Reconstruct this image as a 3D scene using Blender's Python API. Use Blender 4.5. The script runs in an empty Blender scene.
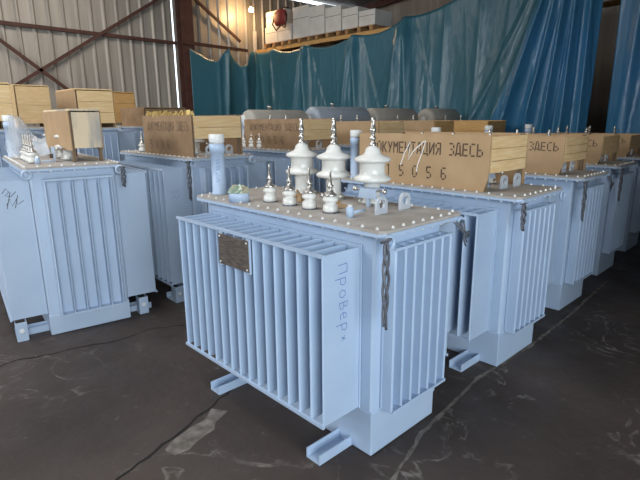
import bpy, bmesh, math, random
from mathutils import Vector, Matrix
random.seed(7)
C = bpy.context.scene.collection
SC = bpy.context.scene
PI = math.pi

# ---------------------------------------------------------------- camera
cam = bpy.data.cameras.new('camera')
cam_o = bpy.data.objects.new('camera', cam); C.objects.link(cam_o)
Rv = Vector((0.72202925, -0.69181543, -0.00807261))
Uv = Vector((0.16948767, 0.16555324, 0.97152769))
Fv = Vector((0.6707814, 0.70283962, -0.23678847))
cam_o.matrix_world = Matrix(((Rv.x, Uv.x, -Fv.x, -1.9), (Rv.y, Uv.y, -Fv.y, -1.5838),
                             (Rv.z, Uv.z, -Fv.z, 1.8854), (0, 0, 0, 1)))
cam.lens = 493.3 * 36 / 640; cam.sensor_width = 36; cam.sensor_fit = 'HORIZONTAL'
cam.clip_end = 200
SC.camera = cam_o

# ---------------------------------------------------------------- light
SC.view_settings.view_transform = 'Standard'
SC.view_settings.look = 'None'
SC.view_settings.gamma = 1
SC.view_settings.use_curve_mapping = False
SC.view_settings.exposure = 0.0
SC.cycles.use_denoising = True
SC.cycles.max_bounces = 6
world = bpy.data.worlds.new('sky'); SC.world = world
world.use_nodes = True
world.node_tree.nodes['Background'].inputs[0].default_value = (0.80, 0.90, 1.0, 1)
world.node_tree.nodes['Background'].inputs[1].default_value = 3.0


def area(name, loc, target, sx, sy, power, col):
    l = bpy.data.lights.new(name, 'AREA'); l.shape = 'RECTANGLE'; l.size = sx; l.size_y = sy
    l.energy = power; l.color = col
    o = bpy.data.objects.new(name, l); C.objects.link(o)
    o.location = loc
    d = Vector(target) - Vector(loc)
    o.rotation_euler = d.to_track_quat('-Z', 'Y').to_euler()
    return o


# daylight coming in through the open gate in the near wall
area('gate_daylight', (-3.0, -5.8, 2.6), (0.5, 2.0, 0.9), 4.4, 3.6, 380, (0.85, 0.94, 1.0))
area('back_wall_fill', (-6.7, 5.0, 4.2), (4.5, 9.5, 2.4), 7.0, 1.6, 400, (0.95, 0.97, 1.0))  # fill light added high on the left to brighten the back wall
# two fill lights added under the closed roof to brighten lids and back wall
area('roof_fill_near', (-1.5, 2.6, 6.6), (-1.3, 2.6, 0), 5.0, 1.6, 170, (0.97, 0.98, 1.0))
area('roof_fill_far', (1.5, 9.2, 6.3), (1.5, 9.8, 0), 6.0, 1.8, 270, (1.0, 0.90, 0.77))


# ---------------------------------------------------------------- materials
def mat(name, col, rough=0.5, metal=0.0, col2=None, scale=6.0, bump=0.0, bscale=60.0, stretch=(1, 1, 1), spec=0.5,
        emit=None, estr=0.0, lo=0.35, hi=0.7, detail=5.0):
    m = bpy.data.materials.new(name); m.use_nodes = True
    nt = m.node_tree; b = nt.nodes['Principled BSDF']
    b.inputs['Base Color'].default_value = (*col, 1)
    b.inputs['Roughness'].default_value = rough
    b.inputs['Metallic'].default_value = metal
    b.inputs['Specular IOR Level'].default_value = spec
    if col2 is not None or bump > 0:
        tc = nt.nodes.new('ShaderNodeTexCoord')
        mp = nt.nodes.new('ShaderNodeMapping'); mp.inputs['Scale'].default_value = stretch
        nt.links.new(tc.outputs['Object'], mp.inputs['Vector'])
    if col2 is not None:
        n = nt.nodes.new('ShaderNodeTexNoise'); n.inputs['Scale'].default_value = scale
        n.inputs['Detail'].default_value = detail
        r = nt.nodes.new('ShaderNodeValToRGB')
        r.color_ramp.elements[0].position = lo; r.color_ramp.elements[1].position = hi
        r.color_ramp.elements[0].color = (*col, 1); r.color_ramp.elements[1].color = (*col2, 1)
        nt.links.new(mp.outputs[0], n.inputs['Vector'])
        nt.links.new(n.outputs['Fac'], r.inputs['Fac'])
        nt.links.new(r.outputs['Color'], b.inputs['Base Color'])
    if bump > 0:
        n2 = nt.nodes.new('ShaderNodeTexNoise'); n2.inputs['Scale'].default_value = bscale
        n2.inputs['Detail'].default_value = 6
        bp = nt.nodes.new('ShaderNodeBump'); bp.inputs['Strength'].default_value = bump
        bp.inputs['Distance'].default_value = 0.02
        nt.links.new(mp.outputs[0], n2.inputs['Vector'])
        nt.links.new(n2.outputs['Fac'], bp.inputs['Height'])
        nt.links.new(bp.outputs['Normal'], b.inputs['Normal'])
    if emit is not None:
        b.inputs['Emission Color'].default_value = (*emit, 1)
        b.inputs['Emission Strength'].default_value = estr
    return m


M = {}
M['paint'] = mat('blue_grey_enamel', (0.40, 0.51, 0.67), 0.42, 0, (0.44, 0.55, 0.70), 3.0, 0.05, 25)
M['paint2'] = mat('blue_grey_enamel_pale', (0.42, 0.52, 0.66), 0.45, 0, (0.46, 0.56, 0.69), 3.0, 0.05, 25)
M['lid'] = mat('dusty_lid', (0.36, 0.32, 0.28), 0.7, 0, (0.48, 0.45, 0.42), 7.0, 0.15, 40)
M['bolt'] = mat('zinc', (0.82, 0.82, 0.80), 0.4, 0.3)
M['lug'] = mat('grey_lug_paint', (0.46, 0.50, 0.55), 0.5, 0, (0.52, 0.55, 0.58), 8)
M['porcelain'] = mat('white_porcelain', (0.74, 0.73, 0.69), 0.22, 0, (0.66, 0.65, 0.60), 9)
M['steel'] = mat('bright_steel', (0.62, 0.60, 0.56), 0.28, 0.9)
M['cap'] = mat('white_plastic', (0.72, 0.72, 0.70), 0.45)
M['wire'] = mat('dark_wire', (0.09, 0.095, 0.11), 0.6, 0, (0.16, 0.17, 0.20), 40)
M['plate'] = mat('bronze_nameplate', (0.105, 0.085, 0.075), 0.45, 0.3, (0.20, 0.165, 0.14), 40, 0, 60, (0.4, 0.4, 3.0), lo=.4, hi=.6)
M['fibre'] = mat('brown_hardboard', (0.40, 0.262, 0.138), 0.8, 0, (0.46, 0.305, 0.17), 5, 0.1, 120)
M['fibre_d'] = mat('dark_hardboard', (0.26, 0.165, 0.09), 0.85, 0, (0.34, 0.22, 0.125), 6, 0.1, 120)
M['pine'] = mat('pale_pine', (0.76, 0.51, 0.24), 0.7, 0, (0.86, 0.64, 0.36), 5, 0.1, 60, (1.0, 1.0, 9.0), detail=8)
M['pine_o'] = mat('orange_pine', (0.56, 0.31, 0.10), 0.7, 0, (0.68, 0.42, 0.17), 5, 0.1, 60, (1.0, 1.0, 9.0), detail=8)
M['weather'] = mat('weathered_grey_pine', (0.76, 0.62, 0.42), 0.75, 0, (0.40, 0.37, 0.33), 1.6, 0.1, 60, (3.0, 3.0, 0.6), lo=.46, hi=.60)
M['batten'] = mat('dark_batten', (0.16, 0.11, 0.07), 0.85, 0, (0.22, 0.15, 0.09), 9)
M['ink'] = mat('stencil_ink', (0.10, 0.062, 0.038), 0.8)
M['ink_faint'] = mat('faded_stencil_ink', (0.14, 0.085, 0.05), 0.8)
M['chalk'] = mat('chalk', (0.80, 0.76, 0.68), 0.9)
M['marker'] = mat('blue_marker', (0.15, 0.24, 0.50), 0.6)
M['marker_k'] = mat('black_marker', (0.03, 0.035, 0.05), 0.6)
M['galv'] = mat('galvanised_sheet', (0.30, 0.275, 0.245), 0.5, 0.35, (0.43, 0.40, 0.36), 2.2, 0.05, 20, (2.2, 2.2, 0.12))
M['rust'] = mat('red_oxide_steel', (0.055, 0.020, 0.015), 0.7, 0, (0.085, 0.032, 0.022), 6)
M['roof'] = mat('roof_sheet', (0.10, 0.085, 0.07), 0.6, 0.2, (0.16, 0.135, 0.11), 3)
M['white_steel'] = mat('white_rack_steel', (0.62, 0.60, 0.56), 0.5)
M['box'] = mat('white_carton', (0.70, 0.69, 0.66), 0.7, 0, (0.62, 0.60, 0.56), 4)
M['red'] = mat('red_cloth', (0.20, 0.02, 0.018), 0.6, 0, (0.28, 0.035, 0.03), 12)
M['black'] = mat('black_strap', (0.02, 0.02, 0.02), 0.7)
M['cons_g'] = mat('grey_conservator_paint', (0.30, 0.34, 0.39), 0.45, 0, (0.34, 0.38, 0.43), 4)
M['cons_b'] = mat('dusty_conservator_paint', (0.36, 0.335, 0.29), 0.6, 0, (0.42, 0.39, 0.34), 5)
M['bag'] = mat('green_yellow_plastic', (0.40, 0.36, 0.25), 0.3, 0, (0.20, 0.40, 0.30), 18)
M['bag'].node_tree.nodes['Principled BSDF'].inputs['Specular IOR Level'].default_value = .8
M['rag'] = mat('yellow_splinters', (0.55, 0.36, 0.10), 0.8, 0, (0.70, 0.52, 0.22), 20)
M['bulb'] = mat('lit_bulb', (1, 0.8, 0.5), 0.5, emit=(1.0, 0.62, 0.25), estr=80)
M['wallplain'] = mat('plain_wall', (0.22, 0.20, 0.18), 0.8)


def tarp_mat(c1=(0.034, 0.125, 0.165), c2=(0.042, 0.155, 0.220)):
    m = bpy.data.materials.new('blue_tarpaulin'); m.use_nodes = True
    nt = m.node_tree; b = nt.nodes['Principled BSDF']
    tc = nt.nodes.new('ShaderNodeTexCoord')
    n = nt.nodes.new('ShaderNodeTexNoise'); n.inputs['Scale'].default_value = 0.45; n.inputs['Detail'].default_value = 6
    r = nt.nodes.new('ShaderNodeValToRGB')
    e = r.color_ramp.elements
    e[0].position = 0.33; e[0].color = (*c1, 1)
    e[1].position = 0.72; e[1].color = (*c2, 1)
    nt.links.new(tc.outputs['Object'], n.inputs['Vector']); nt.links.new(n.outputs['Fac'], r.inputs['Fac'])
    nt.links.new(r.outputs['Color'], b.inputs['Base Color'])
    b.inputs['Roughness'].default_value = 0.30
    mp = nt.nodes.new('ShaderNodeMapping'); mp.inputs['Scale'].default_value = (1, 1, 0.35)
    n2 = nt.nodes.new('ShaderNodeTexNoise'); n2.inputs['Scale'].default_value = 5; n2.inputs['Detail'].default_value = 7
    bp = nt.nodes.new('ShaderNodeBump'); bp.inputs['Strength'].default_value = 0.55; bp.inputs['Distance'].default_value = 0.05
    nt.links.new(tc.outputs['Object'], mp.inputs[0]); nt.links.new(mp.outputs[0], n2.inputs['Vector'])
    nt.links.new(n2.outputs['Fac'], bp.inputs['Height']); nt.links.new(bp.outputs['Normal'], b.inputs['Normal'])
    return m


def floor_mat():
    m = bpy.data.materials.new('stained_concrete'); m.use_nodes = True
    nt = m.node_tree; b = nt.nodes['Principled BSDF']; L = nt.links.new
    tc = nt.nodes.new('ShaderNodeTexCoord')

    def noise(sc, det, dist=0.0, rough=0.55):
        n = nt.nodes.new('ShaderNodeTexNoise'); n.inputs['Scale'].default_value = sc
        n.inputs['Detail'].default_value = det; n.inputs['Distortion'].default_value = dist
        n.inputs['Roughness'].default_value = rough
        L(tc.outputs['Object'], n.inputs['Vector']); return n

    def ramp(src, stops):
        r = nt.nodes.new('ShaderNodeValToRGB')
        while len(r.color_ramp.elements) < len(stops): r.color_ramp.elements.new(0.5)
        for el, (p, c) in zip(r.color_ramp.elements, stops): el.position = p; el.color = (*c, 1)
        L(src, r.inputs['Fac']); return r

    def mix(fac, a, bb):
        x = nt.nodes.new('ShaderNodeMix'); x.data_type = 'RGBA'
        L(fac, x.inputs[0]); L(a, x.inputs[6])
        if isinstance(bb, tuple): x.inputs[7].default_value = (*bb, 1)
        else: L(bb, x.inputs[7])
        return x.outputs[2]
    base = ramp(noise(0.9, 8).outputs['Fac'], [(0.3, (0.038, 0.028, 0.0235)), (0.7, (0.078, 0.058, 0.049))]).outputs['Color']
    # chalky scrapes: thin ridges of a distorted noise, only in patches
    ridge = noise(1.7, 5, 1.2)
    rr = ramp(ridge.outputs['Fac'], [(0.478, (0, 0, 0)), (0.5, (1, 1, 1)), (0.522, (0, 0, 0))])
    patch = ramp(noise(1.1, 4).outputs['Fac'], [(0.49, (0, 0, 0)), (0.64, (1, 1, 1))])
    mul = nt.nodes.new('ShaderNodeMath'); mul.operation = 'MULTIPLY'
    L(rr.outputs['Color'], mul.inputs[0]); L(patch.outputs['Color'], mul.inputs[1])
    brk = ramp(noise(9, 4).outputs['Fac'], [(0.40, (0, 0, 0)), (0.60, (0.9, 0.9, 0.9))])
    mul2 = nt.nodes.new('ShaderNodeMath'); mul2.operation = 'MULTIPLY'
    L(mul.outputs[0], mul2.inputs[0]); L(brk.outputs['Color'], mul2.inputs[1])
    c1 = mix(mul2.outputs[0], base, (0.26, 0.23, 0.20))
    # pale dusty specks
    sp = ramp(noise(14, 3).outputs['Fac'], [(0.66, (0, 0, 0)), (0.76, (0.55, 0.55, 0.55))])
    c2 = mix(sp.outputs['Color'], c1, (0.17, 0.145, 0.12))
    L(c2, b.inputs['Base Color'])
    rg = ramp(noise(2.5, 5).outputs['Fac'], [(0.3, (0.42, 0.42, 0.42)), (0.7, (0.75, 0.75, 0.75))])
    L(rg.outputs['Color'], b.inputs['Roughness'])
    b.inputs['Specular IOR Level'].default_value = 0.35
    bp = nt.nodes.new('ShaderNodeBump'); bp.inputs['Strength'].default_value = 0.35; bp.inputs['Distance'].default_value = 0.02
    L(noise(12, 8, 0, 0.65).outputs['Fac'], bp.inputs['Height']); L(bp.outputs['Normal'], b.inputs['Normal'])
    return m


def film_mat():
    m = bpy.data.materials.new('clear_film'); m.use_nodes = True
    nt = m.node_tree; b = nt.nodes['Principled BSDF']
    b.inputs['Base Color'].default_value = (0.75, 0.80, 0.85, 1); b.inputs['Roughness'].default_value = 0.18
    b.inputs['Alpha'].default_value = 0.36
    b.inputs['Specular IOR Level'].default_value = 0.8
    return m


M['tarp'] = tarp_mat(); M['tarp_b'] = tarp_mat((0.036, 0.155, 0.245), (0.042, 0.190, 0.41)); M['floor'] = floor_mat(); M['film'] = film_mat()


# ---------------------------------------------------------------- mesh helpers
class MB:
    def __init__(self):
        self.v = []; self.f = []; self.s = []

    def add(self, vs, fs, smooth=False):
        o = len(self.v); self.v += [tuple(x) for x in vs]
        for f in fs: self.f.append([o + i for i in f]); self.s.append(smooth)
        return self

    def box(self, x0, x1, y0, y1, z0, z1):
        vs = [(x, y, z) for z in (z0, z1) for y in (y0, y1) for x in (x0, x1)]
        return self.add(vs, [(0, 2, 3, 1), (4, 5, 7, 6), (0, 1, 5, 4), (2, 6, 7, 3), (0, 4, 6, 2), (1, 3, 7, 5)])

    def bbox(self, x0, x1, y0, y1, z0, z1, b=0.004):
        """box with chamfered edges"""
        bm = bmesh.new(); bmesh.ops.create_cube(bm, size=1)
        for v in bm.verts:
            v.co = Vector(((x0 + x1) / 2 + v.co.x * (x1 - x0), (y0 + y1) / 2 + v.co.y * (y1 - y0), (z0 + z1) / 2 + v.co.z * (z1 - z0)))
        bmesh.ops.bevel(bm, geom=list(bm.edges), offset=b, segments=2, affect='EDGES', profile=0.5)
        bm.verts.index_update()
        self.add([v.co[:] for v in bm.verts], [[v.index for v in f.verts] for f in bm.faces]); bm.free()
        return self

    def prism(self, pts, axis, a, b):
        """extrude a closed polygon along an axis; pts are in the two other axes in order"""
        def P(p, t):
            if axis == 'x': return (t, p[0], p[1])
            if axis == 'y': return (p[0], t, p[1])
            return (p[0], p[1], t)
        n = len(pts)
        self.add([P(p, a) for p in pts] + [P(p, b) for p in pts],
                 [list(range(n))[::-1], list(range(n, 2 * n))] + [(i, (i + 1) % n, n + (i + 1) % n, n + i) for i in range(n)])
        return self

    def lathe(self, prof, c=(0, 0, 0), n=24, axis='z', smooth=True):
        """prof: (r, h) from bottom to top"""
        vs = []
        for r, h in prof:
            for i in range(n):
                a = 2 * PI * i / n; x, y = r * math.cos(a), r * math.sin(a)
                p = (x, y, h) if axis == 'z' else ((h, x, y) if axis == 'x' else (y, h, x))
                vs.append((p[0] + c[0], p[1] + c[1], p[2] + c[2]))
        fs = []; m = len(prof)
        for j in range(m - 1):
            for i in range(n):
                fs.append((j * n + i, j * n + (i + 1) % n, (j + 1) * n + (i + 1) % n, (j + 1) * n + i))
        self.add(vs, fs, smooth)
        o = len(self.v) - m * n
        self.f.append([o + i for i in range(n)][::-1]); self.s.append(False)
        self.f.append([o + (m - 1) * n + i for i in range(n)]); self.s.append(False)
        return self

    def cyl(self, c, r, h, n=12, axis='z'):
        return self.lathe([(r, 0), (r, h)], c, n, axis)

    def tube(self, pts, r, n=8, closed=False):
        P = [Vector(p) for p in pts]; k = len(P); vs = []; prev = None
        for i in range(k):
            if closed: t = P[(i + 1) % k] - P[i - 1]
            else: t = P[min(i + 1, k - 1)] - P[max(i - 1, 0)]
            t.normalize()
            if prev is None:
                u = t.orthogonal().normalized()
            else:
                u = (prev - t * prev.dot(t)).normalized()
            prev = u; w = t.cross(u)
            rr = r[i] if isinstance(r, (list, tuple)) else r
            for j in range(n):
                a = 2 * PI * j / n; vs.append(P[i] + u * (rr * math.cos(a)) + w * (rr * math.sin(a)))
        fs = []
        for i in range(k if closed else k - 1):
            a, b = i * n, ((i + 1) % k) * n
            for j in range(n): fs.append((a + j, a + (j + 1) % n, b + (j + 1) % n, b + j))
        if not closed: fs += [list(range(n))[::-1], list(range((k - 1) * n, k * n))]
        self.add(vs, fs, True)
        return self

    def bar(self, a, b, w, h):
        """rectangular bar from a to b"""
        a, b = Vector(a), Vector(b); t = (b - a).normalized()
        up = Vector((0, 0, 1)) if abs(t.z) < 0.95 else Vector((0, 1, 0))
        s = t.cross(up).normalized(); u = s.cross(t)
        vs = []
        for p in (a, b):
            for q in ((-1, -1), (1, -1), (1, 1), (-1, 1)): vs.append(p + s * (q[0] * w / 2) + u * (q[1] * h / 2))
        return self.add(vs, [(3, 2, 1, 0), (4, 5, 6, 7), (0, 1, 5, 4), (1, 2, 6, 5), (2, 3, 7, 6), (3, 0, 4, 7)])

    def build(self, name, m, parent=None, loc=None):
        me = bpy.data.meshes.new(name); me.from_pydata(self.v, [], self.f); me.validate()
        bm = bmesh.new(); bm.from_mesh(me); bmesh.ops.recalc_face_normals(bm, faces=bm.faces)
        bm.to_mesh(me); bm.free()
        if len(me.polygons) == len(self.s):
            me.polygons.foreach_set('use_smooth', self.s)
        me.materials.append(M[m]); me.update()
        o = bpy.data.objects.new(name, me); C.objects.link(o)
        if parent is not None: o.parent = parent
        if loc is not None: o.location = loc
        return o


def thing(name, label, cat, loc=(0, 0, 0), rz=0, group=None):
    o = bpy.data.objects.new(name, None); C.objects.link(o)
    o.location = loc; o.rotation_euler = (0, 0, rz); o['label'] = label; o['category'] = cat
    if group: o['group'] = group
    return o


def tag(o, label, cat, group=None, kind=None):
    o['label'] = label; o['category'] = cat
    if group: o['group'] = group
    if kind: o['kind'] = kind
    return o


def struct(o):
    o['kind'] = 'structure'; return o


def at(o, x, y, z=0):
    o.location = (x, y, z); return o


def copy_tree(o, parent=None):
    c = o.copy(); C.objects.link(c)
    if parent is not None: c.parent = parent
    for ch in list(o.children): copy_tree(ch, c)
    return c


def remove_tree(o):
    for ch in list(o.children): remove_tree(ch)
    bpy.data.objects.remove(o)


def dup(root, loc, rz, label, group=None):
    c = copy_tree(root); c.location = loc; c.rotation_euler = (0, 0, rz); c['label'] = label
    if group: c['group'] = group
    return c


# ---------------------------------------------------------------- lettering
GLY = {
 'Д': [(.5, 1, 1.2, 6), (1.2, 6, 3, 6), (3, 5.3, 3.4, 1), (0, 1, 4, 1), (.1, 1, .1, -.2), (3.9, 1, 3.9, -.2)],
 'О': [(.3, .9, .3, 5.1), (3.7, .9, 3.7, 5.1), (.9, 5.7, 3.1, 5.7), (.9, .3, 3.1, .3)],
 'К': [(.3, 0, .3, 6), (1.2, 3, 3.7, 6), (1.2, 3, 3.8, 0)],
 'У': [(.3, 6, 1.8, 2.8), (3.8, 6, 1.2, 0)],
 'М': [(.3, 0, .3, 6), (3.7, 0, 3.7, 6), (.9, 5.2, 2, 3), (2, 3, 3.1, 5.2)],
 'Е': [(.3, 0, .3, 6), (1, 5.7, 3.8, 5.7), (1, 3, 3.4, 3), (1, .3, 3.8, .3)],
 'Н': [(.3, 0, .3, 6), (3.7, 0, 3.7, 6), (1, 3, 3, 3)],
 'Т': [(.1, 5.7, 3.9, 5.7), (2, 0, 2, 5)],
 'А': [(.2, 0, 1.6, 6), (3.8, 0, 2.4, 6), (1.4, 1.8, 2.6, 1.8)],
 'Ц': [(.3, .9, .3, 6), (3.3, 1, 3.3, 6), (.3, .3, 3.9, .3), (3.9, .6, 3.9, -.9)],
 'И': [(.3, 0, .3, 6), (3.7, 0, 3.7, 6), (.9, .9, 3.1, 5.1)],
 'Я': [(3.7, 0, 3.7, 6), (1, 5.7, 3, 5.7), (.3, 3.6, .3, 5.2), (1, 3, 3, 3), (.3, 0, 2.2, 2.5)],
 'З': [(.3, 5.7, 2.9, 5.7), (3.6, 3.6, 3.6, 5.2), (1.2, 3, 2.9, 3), (3.6, .7, 3.6, 2.5), (.3, .3, 2.9, .3)],
 'С': [(.3, .9, .3, 5.1), (.9, 5.7, 3.7, 5.7), (.9, .3, 3.7, .3)],
 'Ь': [(.3, 0, .3, 6), (1, 3, 3, 3), (3.7, .7, 3.7, 2.5), (1, .3, 3, .3)],
 '1': [(2.2, 0, 2.2, 6), (1, 4.9, 1.9, 5.8)],
 '5': [(.9, 5.7, 3.8, 5.7), (.3, 3.4, .3, 6), (.3, 3, 3, 3), (3.7, .7, 3.7, 2.5), (.3, .3, 3, .3)],
 '0': [(.3, .9, .3, 5.1), (3.7, .9, 3.7, 5.1), (.9, 5.7, 3.1, 5.7), (.9, .3, 3.1, .3)],
 '6': [(.3, .9, .3, 5.1), (.9, 5.7, 3.7, 5.7), (.9, 3, 3, 3), (3.7, .7, 3.7, 2.5), (.9, .3, 3.1, .3)],
}


def stencil(mb, text, origin, u, v, slot, w, h, stroke=0.008):
    """flat stencilled letters; origin = lower left, u = reading direction, v = up"""
    O, U, V = Vector(origin), Vector(u), Vector(v)
    for i, ch in enumerate(text):
        for x0, y0, x1, y1 in GLY.get(ch, []):
            a = Vector((x0 / 4 * w, y0 / 6 * h)); b = Vector((x1 / 4 * w, y1 / 6 * h))
            t = (b - a).normalized(); n = Vector((-t.y, t.x)) * stroke / 2
            q = [a + n, a - n, b - n, b + n]
            mb.add([O + U * (i * slot + p.x) + V * p.y for p in q], [(0, 1, 2, 3)])


def strokes(mb, lines, origin, u, v, width):
    """pen strokes: ribbons along polylines given in metres"""
    O, U, V = Vector(origin), Vector(u), Vector(v)
    for ln in lines:
        P = [Vector(p) for p in ln]
        L, R = [], []
        for i, p in enumerate(P):
            t = (P[min(i + 1, len(P) - 1)] - P[max(i - 1, 0)]).normalized(); n = Vector((-t.y, t.x)) * width / 2
            L.append(O + U * (p + n).x + V * (p + n).y); R.append(O + U * (p - n).x + V * (p - n).y)
        k = len(P)
        mb.add(L + R, [(i, i + 1, k + i + 1, k + i) for i in range(k - 1)])


# ---------------------------------------------------------------- the setting
fl = MB().box(-7, 14.6, -6, 13.3, -0.2, 0.0).build('floor', 'floor'); struct(fl)


def corrugated(mb, x0, x1, y, z0, z1, pitch=0.36, d=0.045):
    """trapezoid-ribbed sheet in the XZ plane (thin solid)"""
    prof = []; x = x0
    while x < x1 - 1e-6:
        for dx, dy in ((0, 0), (.38, 0), (.5, -d), (.6, -d), (.72, 0)):
            if x + dx * pitch <= x1: prof.append((x + dx * pitch, y + dy))
        for dx in ():
            pass
        x += pitch
    prof.append((x1, y))
    n = len(prof); t = 0.012
    vs = [(p[0], p[1], z0) for p in prof] + [(p[0], p[1], z1) for p in prof]
    vs += [(p[0], p[1] + t, z0) for p in prof] + [(p[0], p[1] + t, z1) for p in prof]
    fs = []
    for i in range(n - 1):
        fs.append((i, i + 1, n + i + 1, n + i)); fs.append((2 * n + i + 1, 2 * n + i, 3 * n + i, 3 * n + i + 1))
        fs.append((n + i, n + i + 1, 3 * n + i + 1, 3 * n + i)); fs.append((i + 1, i, 2 * n + i, 2 * n + i + 1))
    fs.append((0, n, 3 * n, 2 * n)); fs.append((n - 1, 3 * n - 1, 4 * n - 1, 2 * n - 1))
    mb.add(vs, fs)


WY = 13.2
SLIT0, SLIT1 = 6.045, 6.095
w = MB(); corrugated(w, -7, SLIT0, WY, 0, 6.13); struct(w.build('wall_back', 'galv'))
w = MB(); corrugated(w, SLIT1, 14.5, WY, 0, 6.13); struct(w.build('wall_back', 'galv'))
# far gable wall, its top edge rising with the roof
GZ = lambda y: 6.14 + 0.075 * (13.2 - y)
w = MB().prism([(-6, 0), (13.2, 0), (13.2, GZ(13.2)), (-6, GZ(-6))], 'x', 14.5, 14.56); struct(w.build('wall_right', 'galv'))
# near walls: the left wall has a strip of high windows, the front wall an open gate
w = MB().box(-7.1, -7, -6, 13.2, 0, 3.4).box(-7.1, -7, -6, 13.2, 5.0, 7.6).box(-7.1, -7, -6, 1.5, 3.4, 5.0).box(-7.1, -7, 8.5, 13.2, 3.4, 5.0)
struct(w.build('wall_left', 'wallplain'))
w = MB().box(-7, -5.3, -6.1, -6, 0, 4.5).box(-0.7, 14.5, -6.1, -6, 0, 4.5).box(-7, 14.5, -6.1, -6, 4.5, 7.7)
struct(w.build('wall_front', 'wallplain'))
# unseen wall beside the aisle, added to keep gate light off the far units
w = MB().box(1.45, 14.5, -2.3, -2.2, 0, 4.8); struct(w.build('wall_shade_blocker', 'wallplain'))
# roof: sloped sheet on ribs, with an open eave gap over the back wall
RZ = lambda y: 6.27 + 0.085 * (13.2 - y)
r = MB(); r.prism([(-6.1, RZ(-6.1)), (13.25, RZ(13.25)), (13.25, RZ(13.25) + .06), (-6.1, RZ(-6.1) + .06)], 'x', -7.1, 14.7)
struct(r.build('ceiling', 'roof'))
for k, x in enumerate([-2.0, 2.2, 6.37, 14.2]):
    b = MB().bar((x, -6, RZ(-6) - .14), (x, 13.0, RZ(13.0) - .14), .12, .24); struct(b.build('trim_rafter', 'rust'))
for y in (2.0, 4.0, 6.0, 8.0, 10.0, 11.6):
    b = MB().bar((-7, y, RZ(y) - .05), (14.4, y, RZ(y) - .05), .07, .09); struct(b.build('trim_roof_batten', 'rust'))
# steel of the back wall
cz = 6.2
c = MB(); cx = 6.33
c.box(cx - .2, cx + .2, WY - .12, WY - .10, 0, cz).box(cx - .2, cx + .2, WY - .42, WY - .40, 0, cz).box(cx - .012, cx + .012, WY - .40, WY - .12, 0, cz)
struct(c.build('trim_column', 'rust'))
g = MB().bar((-7, WY - .12, 4.33), (6.1, WY - .12, 4.20), .06, .09); struct(g.build('trim_girt', 'rust'))
g = MB().bar((6.1, WY - .45, 4.20), (8.5, WY - .45, 4.15), .06, .09); struct(g.build('trim_girt', 'rust'))
for a, b in (((6.1, 5.70), (1.1, 2.5)), ((-0.9, 5.6), (3.3, 2.30)), ((6.6, 5.66), (8.42, 4.46))):
    g = MB().bar((a[0], WY - .17, a[1]), (b[0], WY - .17, b[1]), .06, .08); struct(g.build('trim_brace', 'rust'))

# long scraped joint and cracks in the floor
def floor_line(pts, w0, m, name, jit=0.012, seed=1):
    rnd = random.Random(seed); P = [Vector(p) for p in pts]; fine = []
    for a, b in zip(P[:-1], P[1:]):
        n = max(2, int((b - a).length / 0.06))
        for i in range(n): fine.append(a.lerp(b, i / n) + Vector((rnd.uniform(-jit, jit), rnd.uniform(-jit, jit))))
    fine.append(P[-1]); mb = MB(); L, R = [], []
    for i, p in enumerate(fine):
        t = (fine[min(i + 1, len(fine) - 1)] - fine[max(i - 1, 0)]).normalized(); n = Vector((-t.y, t.x)) * w0 * rnd.uniform(.25, .6)
        L.append((*(p + n), 0.0015)); R.append((*(p - n), 0.0015))
    k = len(fine); mb.add(L + R, [(i, i + 1, k + i + 1, k + i) for i in range(k - 1)])
    return struct(mb.build(name, m))


M['scrape'] = mat('pale_concrete_scrape', (0.22, 0.19, 0.165), 0.9, 0, (0.07, 0.055, 0.045), 12)
M['crack'] = mat('dark_crack', (0.012, 0.010, 0.009), 0.95)
floor_line([(-.12, -.22), (.40, -.075), (1.25, .02), (2.0, -.02), (2.95, .0), (4.5, .1)], .03, 'scrape', 'floor_joint', .006, 1)
floor_line([(-1.25, .80), (-1.04, .866), (-.75, .955), (-.23, 1.15), (.1, 1.3)], .02, 'crack', 'floor_crack', .012, 2)
floor_line([(-1.6, 2.6), (-1.22, 2.8), (-.85, 2.70), (-.4, 2.58), (-.1, 2.6), (.3, 2.4)], .022, 'crack', 'floor_crack', .015, 3)
floor_line([(-.80, .86), (-.60, .90), (-.36, 1.02)], .13, 'scrape', 'floor_scrape', .02, 4)

# ---------------------------------------------------------------- transformers
def hv_bushing(z0=0.0):
    prof = [(.075, 0), (.075, .015), (.056, .03), (.052, .05), (.052, .135), (.060, .140), (.114, .150), (.122, .162), (.118, .176), (.086, .190), (.082, .205),
            (.082, .262), (.088, .268), (.112, .274), (.119, .284), (.114, .297), (.060, .318), (.050, .335), (.046, .352), (.030, .366), (.022, .372)]
    p = MB().lathe(prof, n=32).build('hv_bushing', 'porcelain')
    t = MB().lathe([(.022, .366), (.024, .376), (.024, .388), (.013, .392), (.013, .410), (.023, .412), (.023, .424), (.014, .426), (.014, .452),
                    (.021, .454), (.021, .480), (.016, .484), (.012, .520), (.013, .524), (.013, .545)], n=12).build('terminal', 'steel', p)
    f = MB().lathe([(.092, 0), (.092, .012), (.076, .014)], n=8, smooth=False)
    for k in range(3):
        a = k * 2 * PI / 3 + .4; f.cyl((.08 * math.cos(a), .08 * math.sin(a), 0), .010, .035, 8)
    f.build('clamp_ring', 'steel', p)
    return p


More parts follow.
